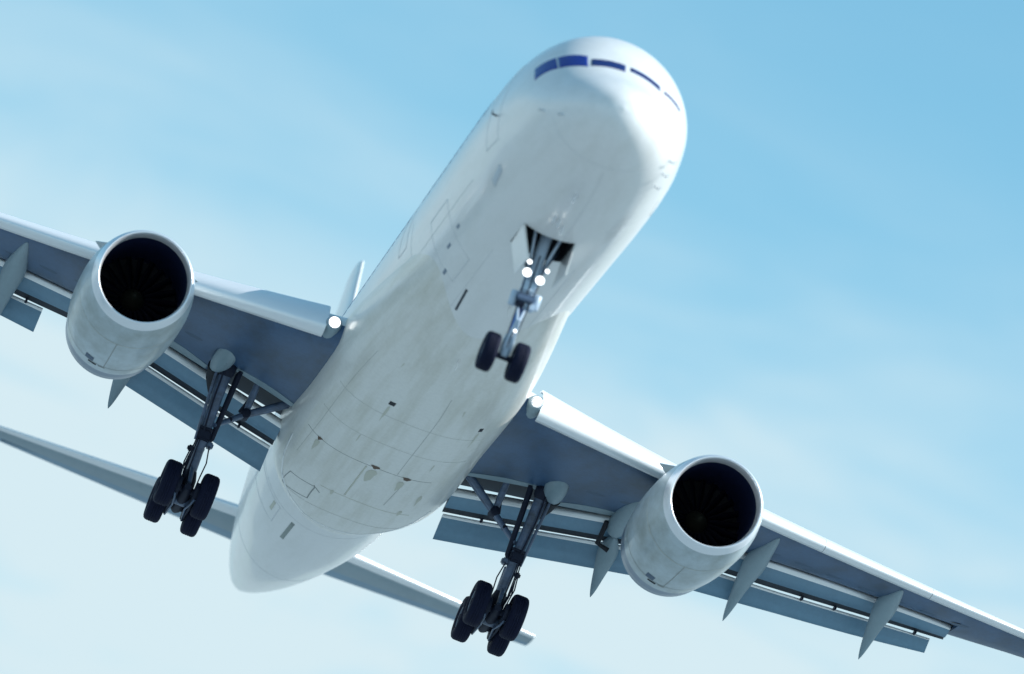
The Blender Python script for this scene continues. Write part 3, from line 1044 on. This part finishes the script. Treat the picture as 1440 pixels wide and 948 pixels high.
def main_gear(s):
    Y = lambda y: s * y
    top = Vector((22.75, Y(3.78), 3.05))
    axle = Vector((23.57, Y(3.66), -.08))
    d = (axle - top)
    P = lambda u, ox=0, oy=0: top + d * u + Vector((ox, Y(oy), 0))
    m_ = MB()
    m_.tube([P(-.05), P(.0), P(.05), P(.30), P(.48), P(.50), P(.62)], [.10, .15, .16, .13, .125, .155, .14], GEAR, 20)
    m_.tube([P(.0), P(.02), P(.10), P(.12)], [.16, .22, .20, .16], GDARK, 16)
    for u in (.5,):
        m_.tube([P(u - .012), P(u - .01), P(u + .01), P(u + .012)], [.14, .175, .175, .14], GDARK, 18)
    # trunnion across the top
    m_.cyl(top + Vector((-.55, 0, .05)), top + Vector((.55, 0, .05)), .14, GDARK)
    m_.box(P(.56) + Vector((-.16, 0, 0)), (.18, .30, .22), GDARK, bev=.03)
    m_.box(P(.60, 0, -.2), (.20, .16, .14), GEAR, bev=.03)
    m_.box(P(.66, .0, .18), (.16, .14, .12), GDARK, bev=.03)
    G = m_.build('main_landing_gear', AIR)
    q = MB()
    q.tube([P(.60), P(.86)], .12, GEAR, 18)
    q.tube([P(.80), P(.86), P(1.0)], [.13, .18, .18], GDARK, 16)
    q.build('shock_strut', G)
    q = MB()        # second tube beside the leg, drag and side braces
    q.tube([P(.04, .06, -.34), P(.08, .06, -.30), P(.55, .02, -.20), P(.60, .0, -.12)], [.045, .07, .06, .045], GDARK, 12)
    q.tube([P(.10, -.1, .20), P(.60, -.08, .15)], .035, GEAR, 10)
    q.build('actuator_rod', G)
    q = MB()
    a = Vector((23.7, Y(2.05), 2.95))
    j = Vector((23.75, Y(2.98), 2.28))
    e = P(.46, 0, -.15)
    for dx in (-.09, .09):
        o = Vector((dx, 0, 0))
        q.tube([a + o, j + o * .7], [.085, .07], GEAR, 10)
        q.tube([j + o * .7, e + o * .2], [.065, .05], GEAR, 10)
    q.cyl(j + Vector((-.2, 0, 0)), j + Vector((.2, 0, 0)), .11, GDARK)
    q.box((j + e) / 2, (.22, .1, .1), GDARK, bev=.02)
    q.build('side_brace', G)
    q = MB()
    k = Vector((23.3, Y(2.98), 3.0))
    q.tube([k, (k + j) / 2, j], [.07, .085, .06], GEAR, 10)
    q.tube([(k + j) / 2 + Vector((.12, 0, 0)), j + Vector((.12, Y(.1), .05))], .06, GDARK, 10)
    q.build('lock_link', G)
    # torque links aft of the leg
    q = MB()
    t0, t1, t2 = P(.62, .17), P(.78, .52), P(.95, .17)
    for sg in (-1, 1):
        q.tube([t0 + Vector((0, sg * .10, 0)), t1 + Vector((0, sg * .03, 0))], .045, GEAR, 8)
        q.tube([t2 + Vector((0, sg * .10, 0)), t1 + Vector((0, sg * .03, 0))], .045, GEAR, 8)
    q.cyl(t1 + Vector((0, -.09, 0)), t1 + Vector((0, .09, 0)), .05, GDARK)
    q.build('torque_link', G)
    # hoses and lines
    q = MB()
    random.seed(5)
    for i in range(6):
        a0 = .5 + .04 * i
        oy = random.uniform(-.2, .2)
        q.tube([P(a0, -.17, oy), P(a0 + .12, -.24, oy * 1.3), P(.84, -.22, oy * 1.1 + random.uniform(-.05, .05)), P(.97, -.16, oy)], .016, GDARK, 6)
    q.tube([P(.06, -.2, .05), P(.3, -.22, .07), P(.55, -.21, .04)], .02, GDARK, 6)
    q.build('brake_hose', G)
    # truck, rear wheels hanging a little lower
    til = R(6.0)
    fw = Vector((math.cos(til), 0, -math.sin(til)))
    q = MB()
    q.tube([axle - fw * .78, axle - fw * .62, axle - fw * .1, axle + fw * .1, axle + fw * .62, axle + fw * .78], [.08, .13, .16, .16, .13, .08], GDARK, 16)
    q.cyl(axle + Vector((0, -.2, 0)), axle + Vector((0, .2, 0)), .17, GEAR)
    for sg in (-1, 1):
        cc = axle + fw * .57 * sg
        q.cyl(cc + Vector((0, -.60, 0)), cc + Vector((0, .60, 0)), .075, GDARK)
        for t in (-1, 1):
            q.cyl(cc + Vector((0, t * .16, 0)), cc + Vector((0, t * .30, 0)), .24, GDARK, 24)
            q.tube([cc + Vector((-.16 * 1, t * .23, -.19)), cc + Vector((-.05, t * .2, -.27)), axle + Vector((0, t * .15, -.2))], .028, GEAR, 6)
    for t in (-1, 1):
        q.tube([axle - fw * .5 + Vector((0, t * .22, -.24)), axle + fw * .5 + Vector((0, t * .22, -.24))], .03, GDARK, 8)
    q.tube([P(.80, -.16), axle - fw * .62 + Vector((0, 0, .14))], .05, GEAR, 10)
    q.build('wheel_truck', G)
    for sg in (-1, 1):
        for t in (-1, 1):
            cc = axle + fw * .57 * sg + Vector((0, t * .435, 0))
            tyre(cc, .515, .37, G, hub=.50)
    # rounded door carried by the leg, outboard of it
    q = MB()
    n = 28
    cc = Vector((22.25, Y(3.90), 2.86))
    ax1 = Vector((.74, Y(.05), -.20))
    ax2 = Vector((-.05, Y(.24), -.09))
    nn = ax1.cross(ax2).normalized()
    if nn.z > 0:
        nn = -nn
    rg = []
    for h, r_ in ((.10, .86), (.12, 1.0), (.06, 1.03), (-.02, .9), (-.08, .6), (-.10, .02)):
        rg.append([cc - nn * h * 1.0 + (ax1 * math.cos(2 * math.pi * i / n) + ax2 * math.sin(2 * math.pi * i / n)) * r_ for i in range(n)])
    q.loft(rg, CGREY, True, True, False)
    q.build('leg_door', G)
    q = MB()
    q.tube([cc + Vector((.55, Y(.1), -.05)), cc + Vector((1.0, Y(.05), -.2)), cc + Vector((1.35, Y(-.02), -.42))], [.2, .17, .06], DARK, 12)  # dark solid put in for the shade behind the leg door
    q.build('door_shade', G)


for s in (1, -1):
    main_gear(s)

# nose gear --------------------------------------------------------
NA = Vector((5.28, 0, -.26))
m = MB()
NT = Vector((5.10, 0, 2.75))
nd = NA - NT
NP = lambda u, ox=0, oy=0: NT + nd * u + Vector((ox, oy, 0))
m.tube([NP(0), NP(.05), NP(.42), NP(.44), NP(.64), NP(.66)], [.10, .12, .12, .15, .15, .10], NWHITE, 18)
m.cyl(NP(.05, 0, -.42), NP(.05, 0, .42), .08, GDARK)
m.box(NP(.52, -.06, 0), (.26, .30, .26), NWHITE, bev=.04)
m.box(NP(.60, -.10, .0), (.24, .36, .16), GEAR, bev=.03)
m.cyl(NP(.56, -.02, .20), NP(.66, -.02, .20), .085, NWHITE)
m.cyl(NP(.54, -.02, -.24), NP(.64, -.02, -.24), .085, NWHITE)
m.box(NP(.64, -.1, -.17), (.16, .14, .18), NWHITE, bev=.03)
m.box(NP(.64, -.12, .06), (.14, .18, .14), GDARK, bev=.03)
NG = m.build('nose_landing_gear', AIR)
q = MB()
q.tube([NP(.66), NP(.86)], .075, principled('blue_oleo', (.10, .20, .48), .25, metal=.4), 16)
q.tube([NP(.84), NP(.88), NP(.97), NP(1.0)], [.09, .115, .11, .08], NWHITE, 16)
q.cyl(NA + Vector((0, -.30, 0)), NA + Vector((0, .30, 0)), .06, GDARK)
q.box(NA + Vector((0, 0, .10)), (.16, .2, .12), GDARK, bev=.03)
q.build('shock_strut', NG)
q = MB()
for sg in (-1, 1):
    q.tube([NP(.42, 0, sg * .1), NP(.12, -1.0 * .0 + .7, sg * .38)], .045, GEAR, 10)
    q.tube([NP(.40, -.04, sg * .12), NP(.02, -.25, sg * .34)], .03, NWHITE, 8)
q.tube([NP(.30, .1, 0), NP(.02, .9, 0)], .05, GEAR, 10)
q.build('drag_brace', NG)
q = MB()
t0, t1, t2 = NP(.66, -.10), NP(.78, -.36), NP(.95, -.10)
for sg in (-1, 1):
    q.tube([t0 + Vector((0, sg * .08, 0)), t1 + Vector((0, sg * .02, 0))], .028, NWHITE, 8)
    q.tube([t2 + Vector((0, sg * .08, 0)), t1 + Vector((0, sg * .02, 0))], .028, NWHITE, 8)
q.build('torque_link', NG)
q = MB()
for oy in (-.13, .0, .12):
    q.tube([NP(.3, -.14, oy), NP(.5, -.2, oy * 1.2), NP(.7, -.16, oy * .8), NP(.95, -.1, oy * .6)], .014, GDARK, 6)
q.build('hydraulic_hose', NG)
for sg in (-1, 1):
    tyre(NA + Vector((0, sg * .305, 0)), .395, .30, NG, hub=.46)
# lamps on the leg: two large, two small above them, the low one is a painted strut glint
for y, z, r_ in ((.145, 1.42, .088), (-.145, 1.36, .088), (.165, 1.64, .045), (-.22, 1.59, .042), (-.02, .22, .035)):
    c = (NP(.4).x - .20, y, z)
    hm = MB()
    hm.lathe([(.16, .02), (.12, r_ * .7), (.02, r_ * 1.04), (-.015, r_ * 1.06), (-.015, r_ * .98)], c, NWHITE, 24)
    hm.tube([(c[0] + .14, y, z), (NP(.4).x, y * .5, z)], .025, NWHITE, 8)
    hm.build('lamp_and_glint_housing', NG)
    lm = MB()
    lm.lathe([(-.03, .001), (-.025, r_ * .6), (-.01, r_ * .97), (.015, r_ * .99)], c, LAMP, 24)
    lm.build('taxi_light_and_glint', NG)
# aft doors of the nose bay
m = MB()
y0 = FW(5) * .29
m.plate([(4.68, .54, 2.22), (5.9, .52, 2.20), (5.9, .25, 1.62), (4.68, .25, 1.60)], .04, WHITE)
m.build('nose_gear_door', FUS)
m = MB()
m.plate([(4.72, -.53, 2.22), (5.9, -.52, 2.20), (5.9, -.52, 1.62), (4.78, -.56, 1.60)], .03, WHITE)
m.build('nose_gear_door', FUS)
for o in bpy.data.objects:
    if o.type == 'MESH' and o.parent is None and o.name != 'ground':
        print('ORPHAN', o.name)
